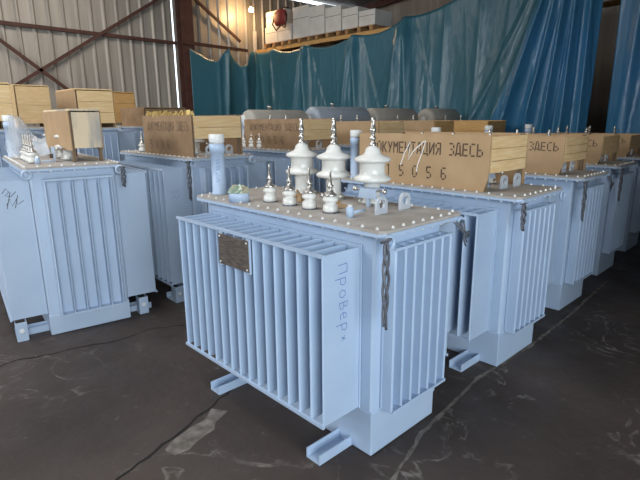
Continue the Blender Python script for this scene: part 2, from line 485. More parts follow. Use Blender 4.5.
def lv_bushing():
    prof = [(.044, 0), (.046, .02), (.043, .045), (.032, .052), (.032, .062), (.046, .068), (.047, .082), (.034, .094), (.030, .098)]
    p = MB().lathe(prof, n=20).build('lv_bushing', 'porcelain')
    MB().lathe([(.031, .096), (.040, .100), (.036, .112), (.020, .122), (.020, .132), (.013, .134), (.013, .150), (.019, .152), (.019, .164), (.010, .166), (.010, .200), (.006, .204), (.006, .250)], n=10).build('terminal', 'steel', p)
    MB().lathe([(.049, 0), (.049, .006), (.046, .008)], n=20).build('gasket', 'wire', p)
    return p


def make_transformer(label, W=.62, L=1.63, H=1.35, zf=.288, zt=1.233, D=.288, y0=.096, y1=1.53, nl=16, fx0=.08, fx1=.60, dF=.084, ns=7,
                     ex=.065, ey=.105, hvx=.55, hvy=(.49, .84, 1.17), lvx=.14, lvy=(.462, .645, .835, 1.038), filler=(.10, 1.60), plate=True, paint='paint',
                     conservator=None, group=None, bolts=True, detail=True):
    t = thing('power_transformer', label, 'transformer', group=group)
    # tank with its lower tub
    tk = MB(); c = .014
    def rect(x0, x1, ya, yb): return [(x0 + c, ya), (x1 - c, ya), (x1, ya + c), (x1, yb - c), (x1 - c, yb), (x0 + c, yb), (x0, yb - c), (x0, ya + c)]
    tk.prism(rect(0.004, W - .004, .004, L - .004), 'z', zf - .012, H - .03)
    tk.build('tank', paint, t)
    tub = MB(); tub.bbox(0, W, 0, L, 0.004, zf - .01, .006); tub.build('tank_tub', paint, t)
    # flange + lid
    fx0_, fx1_, fy0, fy1 = -ex, W + ex, -ey, L + ey * .5
    fg = MB(); cc = .03
    def oct_(a, b, d, e, k): return [(a + k, d), (b - k, d), (b, d + k), (b, e - k), (b - k, e), (a + k, e), (a, e - k), (a, d + k)]
    fg.prism(oct_(fx0_, fx1_, fy0, fy1, cc), 'z', H - .034, H - .016)
    fg.build('tank_flange', paint, t)
    ld = MB(); ld.prism(oct_(fx0_ + .004, fx1_ - .004, fy0 + .004, fy1 - .004, cc), 'z', H - .0155, H)
    lid = ld.build('lid', 'lid', t)
    if bolts:
        bo = None
        nlb = 18; nsb = 8
        spots = []
        for i in range(nlb):
            y = fy0 + .06 + (fy1 - fy0 - .12) * i / (nlb - 1)
            spots += [(fx0_ + .028, y), (fx1_ - .028, y)]
        for i in range(1, nsb):
            x = fx0_ + .028 + (fx1_ - fx0_ - .056) * i / nsb
            spots += [(x, fy0 + .028), (x, fy1 - .028)]
        for (x, y) in spots:
            if bo is None:
                mb = MB(); mb.lathe([(.0095, -.047), (.0095, -.0345), (.006, -.034), (.006, 0), (.013, .0005), (.013, .003), (.0095, .0035), (.0095, .009), (.006, .010), (.006, .013)], (0, 0, 0), 6, smooth=False)
                bo = mb.build('flange_bolt', 'bolt', lid); bo.location = (x, y, H); bo.scale = (.8, .8, 1)
            else:
                b2 = bo.copy(); C.objects.link(b2); b2.parent = lid; b2.location = (x, y, H)
    # radiators: long sides
    fh = zt - zf
    def blade_long(sgn):
        mb = MB(); th = .0075
        e = D
        if sgn < 0: pts = [(0, -th * .6), (-e * .93, -th), (-e + .006, -th), (-e, 0), (-e + .006, th), (-e * .93, th), (0, th * .6)]
        else: pts = [(0, -th * .6), (e * .93, -th), (e - .006, -th), (e, 0), (e - .006, th), (e * .93, th), (0, th * .6)]
        mb.prism(pts, 'z', zf, zt); return mb
    for sgn in (-1, 1):
        xb = 0 if sgn < 0 else W
        rd = MB()
        ya, yb = y0 - .012, y1 + .012
        xo = xb + sgn * (D - .006)
        rd.box(min(xo, xo + sgn * .016), max(xo, xo + sgn * .016), ya, yb, zt - .008, zt + .010)
        rd.box(min(xo, xo + sgn * .016), max(xo, xo + sgn * .016), ya, yb, zf - .010, zf + .008)
        rd.box(min(xb, xb + sgn * .012), max(xb, xb + sgn * .012), ya, yb, zf - .005, zt + .012)
        ro = rd.build('radiator', paint, t)
        fin = None
        for i in range(nl):
            y = y0 + (y1 - y0) * i / (nl - 1)
            if fin is None: fin = blade_long(sgn).build('cooling_fin', paint, ro); fin.location = (xb, y, 0)
            else:
                f2 = fin.copy(); C.objects.link(f2); f2.parent = ro; f2.location = (xb, y, 0)
    for sgn in (-1, 1):
        yb = 0 if sgn < 0 else L
        rd = MB(); yo = yb + sgn * (dF - .004)
        for z in (zt, zf): rd.box(fx0 - .008, fx1 + .008, min(yo, yo + sgn * .010), max(yo, yo + sgn * .010), z - .008, z + .008)
        rd.box(fx0 - .01, fx1 + .01, min(yb, yb + sgn * .010), max(yb, yb + sgn * .010), zf, zt)
        rd.box(fx0 - .008, fx1 + .008, min(yb, yo), max(yb, yo), zf - .006, zf)
        ro = rd.build('radiator', paint, t); fin = None
        for i in range(ns):
            x = fx0 + (fx1 - fx0) * i / (ns - 1)
            if fin is None:
                th = .007; e = sgn * dF
                pts = [(-th * .7, 0), (-th, e * .9), (0, e), (th, e * .9), (th * .7, 0)]
                fin = MB().prism(pts, 'z', zf, zt).build('cooling_fin', paint, ro); fin.location = (x, yb, 0)
            else:
                f2 = fin.copy(); C.objects.link(f2); f2.parent = ro; f2.location = (x, yb, 0)
    # skids: open channels running across under the tub
    for ys in (.205, L - .40):
        sk = MB(); a, b = -.262, W + .25
        sk.box(a, b, ys - .055, ys + .055, 0.001, .009); sk.box(a, b, ys - .055, ys - .047, .009, .062); sk.box(a, b, ys + .047, ys + .055, .009, .062)
        sk.build('skid_rail', paint, t)
    if not detail:
        return t
    # bushings
    hv = None
    for y in hvy:
        if hv is None: hv = hv_bushing(); hv.parent = t; hv.location = (hvx, y, H)
        else: h2 = copy_tree(hv, t); h2.location = (hvx, y, H)
    lv = None
    for y in lvy:
        if lv is None: lv = lv_bushing(); lv.parent = t; lv.location = (lvx, y, H)
        else: h2 = copy_tree(lv, t); h2.location = (lvx, y, H)
    # filler pipe with its screw cap
    fp = MB().lathe([(.060, 0), (.060, .012), (.050, .014), (.050, .31), (.056, .312), (.056, .365), (.050, .37)], (0, 0, 0), 24).build('filler_pipe', paint, t, (filler[0], filler[1], H))
    MB().lathe([(.049, .37), (.049, .378), (.054, .380), (.056, .385), (.056, .432), (.050, .440)], (0, 0, 0), 24).build('cap', 'cap', fp)
    # lifting lugs
    for x in (W * .5, W * .86):
        lg = MB(); n = 10; R = .048; ri = .028
        outer = [(-R, 0), (-R, .055)] + [(R * math.cos(PI - PI * i / n), .055 + R * math.sin(PI - PI * i / n)) for i in range(1, n)] + [(R, .055), (R, 0)]
        k = len(outer)
        inner = []
        for (ox, oz) in outer:
            a = math.atan2(oz - .055, ox) if not (oz == 0) else math.atan2(-.055, ox)
            inner.append((ri * math.cos(a), .055 + ri * math.sin(a)))
        vs = []
        for yy in (-.009, .009):
            vs += [(x + p[0], .215 + yy, H + p[1]) for p in outer] + [(x + p[0], .215 + yy, H + p[1]) for p in inner]
        fs = []
        for i in range(k):
            j = (i + 1) % k
            fs.append((i, j, k + j, k + i)); fs.append((2 * k + j, 2 * k + i, 3 * k + i, 3 * k + j))
            fs.append((i, 2 * k + i, 2 * k + j, j)); fs.append((k + i, k + j, 3 * k + j, 3 * k + i))
        lg.add(vs, fs); lg.build('lifting_lug', 'lug', t)
    # tap changer bridge: bent plate on two legs with a cross rod
    bx, by = W * .78, .43
    br = MB(); br.prism([(-.075, .055), (.075, .055), (.062, .115), (-.062, .115)], 'x', bx - .05, bx - .042)
    br.v = [(v[0], v[1] + by, v[2] + H) for v in br.v]
    br.box(bx - .048, bx + .03, by - .06, by + .06, H + .107, H + .115); br.box(bx - .046, bx - .03, by - .012, by + .012, H, H + .06)
    bb = br.build('tap_changer_cover', 'paint2', t)
    MB().tube([(bx - .03, by - .12, H + .105), (bx - .03, by + .12, H + .105)], .007, 8).lathe([(.0, -.018), (.013, -.012), (.018, 0), (.013, .012), (.0, .018)], (bx - .03, by - .12, H + .105), 10).lathe([(.0, -.018), (.013, -.012), (.018, 0), (.013, .012), (.0, .018)], (bx - .03, by + .12, H + .105), 10).build('cross_rod', 'steel', bb)
    # plug on a stub, small handle rod
    st = MB().lathe([(.022, 0), (.022, .055), (.018, .058)], (.115, .281, H), 14).build('drain_stub', paint, t)
    MB().lathe([(.014, .058), (.014, .072)], (.115, .281, H), 6, smooth=False).build('plug', 'bolt', st)
    MB().tube([(.15, .285, H + .02), (.26, .30, H + .02)], .009, 8).build('vent_pipe', paint, t)
    # corner eyes on the flange
    for (x, y) in ((-.02, -ey - .006), (W + .02, -ey - .006)):
        pts = [(x + .034 * math.cos(a), y, H - .06 + .034 * math.sin(a)) for a in [2 * PI * i / 18 for i in range(18)]]
        MB().tube(pts, .010, 8, closed=True).build('corner_eye', paint, t)
    # earthing wire bundle, twisted, hung over the near corner
    def bundle(x, y, z, ln, name='wire_bundle', spread=.016):
        wb = MB()
        for k in range(3):
            ph = k * 2 * PI / 3
            pts = []
            n = 26
            for i in range(n + 1):
                q = i / n; rr = spread * (.6 + .6 * math.sin(PI * min(1, q * 1.1)))
                a = ph + q * 7.5
                pts.append((rr * math.cos(a), -.02 + rr * .6 * math.sin(a), -ln * q - (.02 * k if i == n else 0)))
            wb.tube(pts, .0075, 6)
        wb.tube([(-.02, 0, -.01), (-.012, -.028, .010), (.016, -.03, .008), (.02, -.005, -.015)], .008, 6)
        o = wb.build(name, 'wire', t); o.location = (x, y, z)
    bundle(-.075, -ey - .012, H - .035, .42)
    # loose wires by the far front corner
    x, y, z = W + .03, -ey - .02, H - .03
    for k in range(4):
        ox = -.05 + .03 * k
        lw = MB().tube([(ox - .10 + .02 * k, 0, -.01), (ox - .06, -.03, -.05 - .02 * k), (ox - .01, -.035, -.10), (ox + .02, -.02, -.15), (.03 + .01 * k, -.015, -.22 + .03 * k)], .0065, 6)
        lo_ = lw.build('loose_wire', 'wire', t); lo_.location = (x, y, z); lo_.scale = (.7, .8, .75)
    # gland box with a coloured plastic bag on it
    ga = MB().lathe([(.070, 0), (.070, .055), (.066, .060)], (.0, 1.20, H), 20).build('gland_collar', paint, t)
    return t


front = make_transformer('nearest transformer, pale blue, open bushings and nameplate on its finned side', bolts=True)
front_parts_for_copy = [ch for ch in front.children]
# copies of the bare transformer for the rest of the row are taken before its own extras are added
row = []
ROW1 = [((1.50, .0, 0), -.01, 'second transformer of the aisle row, under the crate lettered 15056'),
        ((3.03, .12, 0), .0, 'third transformer along the aisle, its corner wires hanging in a long hooked strand'),
        ((4.52, .24, 0), .01, 'fourth transformer along the aisle, half in shadow'),
        ((6.00, .34, 0), .01, 'farthest visible transformer of the aisle row, at the right picture edge')]
for loc, rz, lb in ROW1:
    row.append(dup(front, loc, rz, lb, 'transformers along the aisle'))
front['group'] = 'transformers along the aisle'
for o in row:
    for ch in list(o.children):
        if ch.name.startswith('gland_collar') or (ch.name.startswith('loose_wire') and o is not row[1]): remove_tree(ch)
        elif ch.name.startswith('hv_bushing'): ch.scale = (1, 1, .76)
        elif ch.name.startswith('wire_bundle'): ch.scale = (1, 1, .42 if o is row[0] else .8)

# extras of the nearest transformer: nameplate, handwriting, bag on the collar
np_ = MB().bbox(-.304, -.299, .690, 1.000, 1.020, 1.212, .001).build('nameplate', 'plate', front)
for y in (.705, .985):
    for z in (1.035, 1.197): MB().cyl((-.309, y, z), .006, .006, 8, 'x').build('plate_screw', 'bolt', np_)
for y in (.70, .99): MB().box(-.300, -.288, y - .016, y + .016, 1.01, 1.222).build('plate_strap', 'paint2', np_)
bg = MB(); n = 14
vs = []; fs = []
rnd = random.Random(5)
for j, (rr, z) in enumerate(((.064, .056), (.072, .068), (.066, .085), (.040, .103), (.012, .106))):
    for i in range(n):
        a = 2 * PI * i / n; q = rr * rnd.uniform(.82, 1.08); vs.append((q * math.cos(a), 1.20 + q * math.sin(a), 1.35 + z + rnd.uniform(-.01, .012)))
for j in range(4):
    for i in range(n): fs.append((j * n + i, j * n + (i + 1) % n, (j + 1) * n + (i + 1) % n, (j + 1) * n + i))
fs.append([4 * n + i for i in range(n)]); fs.append(list(range(n))[::-1])
bg.add(vs, fs); bg.build('plastic_wrap', 'bag', front)
# handwriting down the flat end fin, read from top to bottom
hw = MB()
S = .058
lines = [
    [(0, 0), (0, S)], [(0, S), (.038, S)], [(.038, S), (.038, 0)],                                      # П
    [(.060, -.025), (.062, .045)], [(.062, .045), (.085, .046), (.094, .032), (.086, .012), (.062, .010)],  # р
    [(.150, .022), (.140, .042), (.122, .040), (.115, .020), (.124, .002), (.142, .004), (.150, .022)],   # о
    [(.172, .0), (.174, .058), (.196, .05), (.194, .034), (.176, .028), (.202, .022), (.200, .004), (.172, .0)],  # в
    [(.222, .022), (.246, .026), (.246, .042), (.230, .046), (.220, .026), (.228, .004), (.250, .004)],   # е
    [(.272, -.028), (.274, .044)], [(.274, .044), (.296, .046), (.306, .030), (.298, .012), (.274, .010)],  # р
    [(.330, .030), (.352, .010)], [(.334, .006), (.350, .034)],
]
lines = [[(p[0] * 1.2, p[1] * 1.1) for p in ln] for ln in lines]
strokes(hw, lines, (-.178, .096 - .0085, 1.165), (0.045, 0, -1), (1, 0, 0.045), .0045)
hw.build('handwriting', 'marker', front)
hw = MB()
strokes(hw, [[(0, 0), (.03, .01), (.0, .03), (.03, .04), (.0, .06)], [(.0, .085), (.03, .09), (.03, .11), (.0, .105)], [(.0, .13), (.032, .135), (.0, .155), (.032, .16)]],
        (.1 - .0400, 1.60 - .0325, 1.35 + .10), (.62, -.78, 0), (0, 0, 1), .004)
hw.build('handwriting', 'marker', front)

rnd = random.Random(9)
M['straw'] = mat('brown_packing_paper', (0.34, 0.22, 0.12), 0.9, 0, (0.46, 0.32, 0.19), 20)
for (px_, py_, lb) in ((.30, .93, 'crumpled brown paper scrap between the left white bushings'), (.28, .56, 'crumpled brown paper scrap beside the rightmost small bushing')):
    mb = MB(); n = 9; vs = []
    for j in range(n):
        for i in range(n):
            u, v = i / (n - 1) - .5, j / (n - 1) - .5
            vs.append((u * .11 + rnd.uniform(-.006, .006), v * .13 + rnd.uniform(-.006, .006), .006 + (.055 * max(0, .5 - math.hypot(u, v)) * 2 + rnd.uniform(0, .022)) * (0 if 0 in (i, j) else 1)))
    mb.add(vs, [(j * n + i, j * n + i + 1, (j + 1) * n + i + 1, (j + 1) * n + i) for j in range(n - 1) for i in range(n - 1)])
    o = mb.build('paper_scrap', 'straw', None, (px_, py_, 1.348)); o.modifiers.new('thickness', 'SOLIDIFY').thickness = .002
    tag(o, lb, 'paper', 'paper scraps on the nearest lid')

# bigger transformers of the row behind
back = make_transformer('x', W=.70, L=1.75, H=1.52, zf=.20, zt=1.41, D=.285, y0=.06, y1=1.60, nl=15, fx0=.10, fx1=.63, dF=.105, ns=6,
                        ex=.05, ey=.06, hvx=.45, hvy=(.70, 1.05, 1.40), lvx=.10, lvy=(.85, 1.03, 1.21, 1.39), filler=(.05, 1.62), paint='paint2')
for ch in list(back.children):
    if ch.name.startswith('gland_collar') or ch.name.startswith('loose_wire'): remove_tree(ch)
    elif ch.name.startswith('hv_bushing'): ch.scale = (1, 1, .80)
    elif ch.name.startswith('wire_bundle'): ch.scale = (1, 1, .5)
back['group'] = 'transformers of the second row'
back.location = (-.80, 3.10, 0); back.rotation_euler = (0, 0, -.13)
back['label'] = 'left foreground transformer facing the camera with a weathered box on its lid'
G2 = 'transformers of the second row'
uB = dup(back, (.67, 3.02, 0), -.02, 'transformer just right of the left foreground one, under the dark brown crate', G2)
uC = dup(back, (2.12, 3.05, 0), 0, 'transformer seen behind the nearest one between filler pipe and white bushings', G2)
uD = dup(back, (3.57, 3.05, 0), 0, 'transformer hidden behind the tall white bushings, carrying a blue-grey oil tank', G2)
uE = dup(back, (5.05, 3.05, 0), 0, 'second-row transformer behind the 15056 crate, with a dusty beige oil tank', G2)
uF = dup(back, (6.62, 3.05, 0), 0, 'last second-row transformer before the tarpaulin, with a round oil tank', G2)

for u in (uB, uC, uD, uE, uF):
    for ch in u.children:
        if ch.name.startswith('filler_pipe'): ch.location.x += .35
        elif ch.name.startswith('wire_bundle'): ch.scale = (1, 1, .85)

for ch in list(back.children):
    if ch.name.startswith('lifting_lug'): remove_tree(ch)
    elif ch.name.startswith('lv_bushing'): ch.location.y -= .40
    elif ch.name.startswith('wire_bundle'): ch.location.x = .74; ch.scale = (1, 1, .4)
    elif ch.name.startswith('tap_changer_cover'): ch.location = (-.22, .08, .02)
for u in (uD, uE, uF):
    for ch in list(u.children):
        if ch.name.startswith('filler_pipe'): remove_tree(ch)

# skid end brackets with a bolt eye, as on the left foreground unit
def roller(root):
    for x in (-.22, .84):
        rb = MB().bbox(x - .045, x + .045, .02, .035, .002, .175, .003).box(x - .045, x - .038, .03, .12, .002, .175).box(x + .038, x + .045, .03, .12, .002, .175)
        ro = rb.build('roller_bracket', 'paint2', root)
        MB().lathe([(.020, -.004), (.020, .0)], (x, .020, .10), 12, 'y').lathe([(.010, -.012), (.010, -.004)], (x, .020, .10), 6, 'y').build('axle_bolt', 'bolt', ro)
roller(back); roller(uB)
hw = MB()
strokes(hw, [[(0, .05), (.03, .09), (.05, .06), (.02, .03), (.06, .02), (.10, .06)], [(.02, -.05), (.05, .0), (.06, -.06), (.10, .0), (.10, -.05), (.15, -.02)], [(.06, .06), (.02, -.08)], [(.11, .03), (.08, -.08)]],
        (-.205, .06 - .0085, 1.26), (1, 0, 0), (0, 0, 1), .005)
hw.build('handwriting', 'marker_k', back)
hw = MB()
strokes(hw, [[(0, 0), (.01, .03), (.03, .0), (.045, .035), (.06, .0), (.085, .03), (.10, .0)], [(.01, -.06), (.04, -.03), (.06, -.065), (.09, -.03)]], (-.22, .06 - .0085, 1.17), (1, 0, 0), (0, 0, 1), .004)
hw.build('handwriting', 'marker', uB)


def conservator(root, x0, ln, r, z, m, y=1.55, name='oil_conservator'):
    cz_ = z
    body = MB().lathe([(.02, 0), (r * .72, .012), (r * .93, .04), (r, .075), (r, ln - .075), (r * .93, ln - .04), (r * .72, ln - .012), (.02, ln)], (x0, y, cz_), 32, 'x').build(name, m, root)
    for xs in (x0 + .2, x0 + ln - .5): MB().box(xs, xs + .06, y - .1, y + .1, 1.50, cz_ - r + .03).build('saddle', 'paint2', body)
    k = MB(); k.lathe([(.055, -.02), (.055, .0), (.04, .004)], (x0, y + .0, cz_ + .02), 14, 'x').lathe([(.022, -.03), (.022, -.02)], (x0, y, cz_ + .02), 8, 'x')
    k.build('oil_gauge', 'cap', body)
    MB().lathe([(.025, 0), (.025, .04), (.045, .042), (.045, .06), (.02, .065)], (x0 + ln * .4, y, cz_ + r - .008), 12).build('breather_cap', 'steel', body)
    return body


conservator(uC, .38, 1.15, .20, 1.84, 'cons_b')
conservator(uD, .22, 1.35, .22, 1.88, 'cons_g')
conservator(uE, .20, 1.35, .22, 1.87, 'cons_b')
conservator(uF, .42, 1.12, .24, 1.86, 'cons_b')

# third and fourth rows: taller units far behind, mostly hidden
far = make_transformer('y', W=.72, L=1.7, H=1.80, zf=.25, zt=1.72, D=.28, y0=.06, y1=1.55, nl=12, fx0=.10, fx1=.66, dF=.08, ns=7, ex=.05, ey=.06, detail=False,
                       hvx=.58, hvy=(.7, 1.0, 1.3), lvx=.14, lvy=(.8, 1.0, 1.2, 1.4), filler=(.05, 1.55), paint='paint2', bolts=False)
far['group'] = 'transformers of the far rows'; G3 = far['group']
far.location = (.45, 6.0, 0); far['label'] = 'far transformer with dark fins seen right of the weathered box'
u3a = dup(far, (-.98, 6.05, 0), 0, 'far transformer at the left edge behind the clear plastic film', G3)
u3c = dup(far, (1.98, 6.95, 0), 0, 'far transformer hidden behind the dark brown crate, below an olive box', G3)
u4a = dup(far, (.55, 9.0, 0), 0, 'deepest transformer on the left, under the tall pine crate', G3)
u4b = dup(far, (2.14, 9.0, 0), 0, 'deepest transformer by the wall, under the orange pine crate', G3)

# ---------------------------------------------------------------- crates standing on the lids
def make_crate(label, x, y, z0, z1, w_, ln, zend, side='fibre', end='pine', planks=3, text=True, digits=None, cut=True, name='wooden_crate', ink='ink', top=False,
               back_panel=True, batten='batten', rz=0, group=None, zside=None):
    """local origin: near corner between side panel and end; side panel in the YZ plane at x=0"""
    t = thing(name, label, 'crate', (x, y, z0), rz, group)
    h = z1 - z0; ze = zend - z0
    sp = MB(); s0 = zside - z0 if zside else 0
    poly = [(.035, 0), (ln, 0), (ln, h), (0, h), (0, .11)] if cut else [(0, s0), (ln, s0), (ln, h), (0, h)]
    sp.prism(poly, 'x', -.008, 0); sp.build('side_panel', side, t)
    if back_panel:
        sp = MB().prism([(0, s0), (ln, s0), (ln, h), (0, h)], 'x', w_, w_ + .008); sp.build('side_panel', side, t)
    for yy in (0.0, ln - .018):
        e = MB(); ph = (h - .012 - ze) / planks
        for k in range(planks):
            e.bbox(.022, w_ - .002, yy, yy + .018, ze + k * ph + .002, ze + (k + 1) * ph - .002, .002)
        e.build('end_planks', end, t)
    for (bx, by) in ((.0, .02), (w_ - .03, .02), (.0, ln - .05), (w_ - .03, ln - .05)):
        MB().box(bx + .001, bx + .029, by, by + .03, .0005, h - .003).build('corner_batten', batten, t)
    if top:
        e = MB(); npk = max(2, int(w_ / .14)); pw = w_ / npk
        for k in range(npk): e.bbox(k * pw + .002, (k + 1) * pw - .002, 0, ln, h - .002, h + .016, .002)
        e.build('top_boards', end, t)
    if text:
        mb = MB(); top_ = h - .065 * h / .415; lh = .095 * h / .415; sl = ln / 1.24 * .0585
        txt = 'ДОКУМЕНТАЦИЯ ЗДЕСЬ'
        y_r = .055
        stencil(mb, txt, (-.0095, y_r + sl * len(txt) - .012, top_ - lh), (0, -1, 0), (0, 0, 1), sl, sl * .78, lh, .0125)
        if digits:
            stencil(mb, digits, (-.0095, .955, .065), (0, -1, 0), (0, 0, 1), .138, .045, .095, .0125)
        mb.build('stencil_lettering', ink, t)
    return t


G = 'hardboard crates on the aisle row lids'
k1 = make_crate('brown hardboard crate stencilled with 15056 and a chalk mark', 1.52, .19, 1.351, 1.768, .60, 1.27, 1.485, digits='15056', group=G)
ch = MB()
strokes(ch, [[(.27, .155), (.31, .26), (.365, .355), (.36, .28), (.345, .20), (.40, .28), (.50, .36), (.515, .365), (.485, .27), (.445, .17), (.435, .11)]], (-.0105, 1.073, 0), (0, -1, 0), (0, 0, 1), .009)
# strokes are given from the left end of the panel
ch.build('chalk_mark', 'chalk', k1)
for loc, rz, lb in (((3.06, .24, 1.351), 0, 'brown hardboard crate on the third transformer, next behind the chalk-marked one'),
                    ((4.52, .36, 1.351), .0, 'brown hardboard crate on the fourth transformer of the aisle row'),
                    ((5.98, .46, 1.351), .0, 'small-looking farthest hardboard crate at the right picture edge')):
    c = copy_tree(k1); c.location = loc; c['label'] = lb; c.scale = (1, 1, {3.06: .87, 4.52: .79, 5.98: .72}[loc[0]])
    for q in list(c.children):
        if q.name.startswith('chalk_mark'): bpy.data.objects.remove(q)
G2c = 'crates on the second row'
kA = make_crate('short weathered box with a grey-streaked end on the left foreground lid', -.361, 3.30, 1.521, 1.985, .27, .86, 1.645, side='fibre', end='weather', planks=1, text=False, cut=False, top=True, rz=-.03, group=G2c, zside=1.63)
kB = make_crate('dark brown crate with splintered yellow top edge and bright pine end', .72, 3.03, 1.521, 1.945, .60, 1.12, 1.70, side='fibre_d', planks=2, ink='ink_faint', cut=False, group=G2c, digits='5006')
rnd = random.Random(11)
for k in range(34):
    y = .03 + 1.04 * k / 33 + rnd.uniform(-.02, .02); l_ = rnd.uniform(.025, .065); a = rnd.uniform(-.7, .7)
    x = rnd.uniform(.0, .07)
    MB().bar((x, y, .405), (x + rnd.uniform(-.02, .02), y + l_ * math.sin(a), .418 + l_ * math.cos(a)), rnd.uniform(.015, .04), .006).build('splinter', 'rag', kB)
kC = make_crate('dark hardboard crate with pale pine end behind the first tall white bushing', 2.22, 3.03, 1.521, 1.90, .58, 1.20, 1.64, side='fibre_d', planks=2, ink='ink_faint', cut=False, group=G2c, digits='50056')
kD = make_crate('brown crate behind the third tall white bushing', 3.70, 3.05, 1.521, 1.86, .58, 1.1, 1.64, side='fibre', planks=2, text=False, cut=False, group=G2c)
kE = make_crate('orange brown crate with dusty end showing above the 15056 crate', 5.10, 3.05, 1.521, 1.86, .58, 1.2, 1.62, side='fibre', end='pine_o', planks=2, text=False, cut=False, group=G2c)
kF = make_crate('orange crate above the pine end of the 15056 crate', 6.85, 3.05, 1.521, 1.85, .70, 1.2, 1.62, side='pine_o', end='pine_o', planks=2, text=False, cut=False, group=G2c)
G3c = 'crates on the far rows'
kG = make_crate('pale pine crate with a stepped lower board right above the weathered box', .62, 6.02, 1.801, 2.33, .52, .85, 1.86, side='fibre', end='pine', planks=3, text=False, cut=False, top=True, group=G3c)
kH = make_crate('pine crate cut by the left picture edge', -.72, 6.02, 1.801, 2.37, .54, .85, 1.90, side='pine', end='pine', planks=2, text=False, cut=False, top=True, group=G3c)
kI = make_crate('tall pine crate with a dark slot between its boards, second from the left edge', .56, 9.02, 1.801, 2.54, .58, .8, 1.86, side='pine', end='pine', planks=2, text=False, cut=False, top=True, group=G3c)
kJ = make_crate('orange pine crate of three boards right behind the stepped pine crate', 2.20, 9.02, 1.801, 2.47, .60, .8, 1.86, side='fibre', end='pine_o', planks=3, text=False, cut=False, top=True, group=G3c)
kK = make_crate('olive brown box peeking over the splintered dark crate', 2.06, 7.0, 1.801, 2.11, .80, 1.0, 1.83, side='fibre_d', end='fibre_d', planks=1, text=False, cut=False, top=True, group=G3c)

# clear film thrown over the far end of the left foreground transformer
fm = MB(); nx, ny = 18, 18; rnd = random.Random(3)
hts = {}
vs = []
for j in range(ny + 1):
    for i in range(nx + 1):
        u, v = i / nx, j / ny
        x = -.02 + .48 * u; y = 1.02 + .70 * v
        peak = .46 * math.exp(-(((x - .05) / .26) ** 2 + ((y - 1.60) / .34) ** 2))
        base = .27 * math.exp(-(((x - .55) / .35) ** 2 + ((y - 1.15) / .5) ** 2)) + .03
        lvh = 0
        z = max(peak, base, lvh) + .03 * math.sin(x * 37 + y * 11) * math.sin(y * 23) + rnd.uniform(-.008, .008)
        edge = min(u, 1 - u, v, 1 - v) * 5
        z = .012 + max(0, z) * min(1, edge + .15)
        vs.append((x, y, 1.52 + z))
fs = [(j * (nx + 1) + i, j * (nx + 1) + i + 1, (j + 1) * (nx + 1) + i + 1, (j + 1) * (nx + 1) + i) for j in range(ny) for i in range(nx)]
fm.add(vs, fs, True)
film = fm.build('plastic_film', 'film'); film.location = back.location; film.rotation_euler = back.rotation_euler
tag(film, 'clear crumpled plastic film over the bushings of the left foreground transformer', 'plastic film')

# ---------------------------------------------------------------- tarpaulin and rack
TX = 8.6
TOP = [(14.0, 4.28), (13.3, 4.30), (12.6, 4.16), (11.7, 4.08), (10.2, 4.03), (9.2, 4.02), (8.2, 4.09), (7.3, 4.17), (6.44, 4.30), (5.4, 4.52), (4.0, 4.8), (2.5, 5.0), (-3, 5.3)]


PINS = [13.05, 11.75, 10.22, 8.17, 6.45, 4.6, 3.2, 1.9]


def sag(s):
    for a, b in zip(PINS[:-1], PINS[1:]):
        if b <= s <= a: q = (s - b) / (a - b); return .13 * (1 - abs(2 * q - 1) ** 2)
    return 0


def top_at(s):
    for (a, za), (b, zb) in zip(TOP[:-1], TOP[1:]):
        if b <= s <= a: return za + (zb - za) * (a - s) / (a - b) + .05 - sag(s)
    return TOP[0][1] if s > TOP[0][0] else TOP[-1][1]


rnd = random.Random(21)
# ridges: s at the top, s at the bottom, width top/bottom, height top/bottom
RID = [(13.0, 12.5, .06, .35, .06, .20), (12.5, 11.7, .06, .28, .06, .16), (11.9, 11.5, .05, .2, .05, .12),
       (10.28, 10.95, .05, .30, .16, .20), (10.18, 9.75, .05, .34, .18, .28), (8.23, 8.75, .05, .26, .16, .22), (8.12, 7.7, .05, .30, .18, .28),
       (6.50, 7.0, .05, .30, .18, .30), (6.40, 6.0, .05, .32, .18, .28), (5.3, 5.4, .05, .3, .05, .09), (4.4, 4.5, .05, .25, .05, .09), (3.7, 3.9, .05, .2, .05, .08),
       (2.75, 4.55, .10, .22, .14, .24), (3.0, 5.3, .06, .16, .05, .14)]
RIDB = [(2.62, 4.0, .07, .16, .24, .36), (2.50, 3.25, .06, .16, .18, .26), (2.38, 2.75, .05, .15, .18, .28), (2.25, 2.30, .05, .14, .16, .26), (2.02, 1.95, .06, .14, .14, .24)]
RIDC = [(1.25, 1.3, .12, .25, .10, .16), (.55, .1, .10, .3, .16, .2)]
for L_, a_, b_, n_ in ((RID, 4.6, 13.6, 26), (RIDB, 1.9, 4.2, 8), (RIDC, -1, 1.6, 8)):
    for k in range(n_):
        q_ = rnd.uniform(a_, b_); L_.append((q_, q_ + rnd.uniform(-.5, .5), .03, .08, .010, .030 + .02 * rnd.random()))


def fold(s, t, rid):
    d = 0
    for st, sb, wt, wb, ht, hb in rid:
        c_ = st + (sb - st) * t; w_ = wt + (wb - wt) * t; q = (s - c_) / w_
        if abs(q) < 4: d += 1.25 * (ht + (hb - ht) * t) * (1 / (1 + abs(q) ** 1.6) if abs(q) < 4 else 0)
    return d


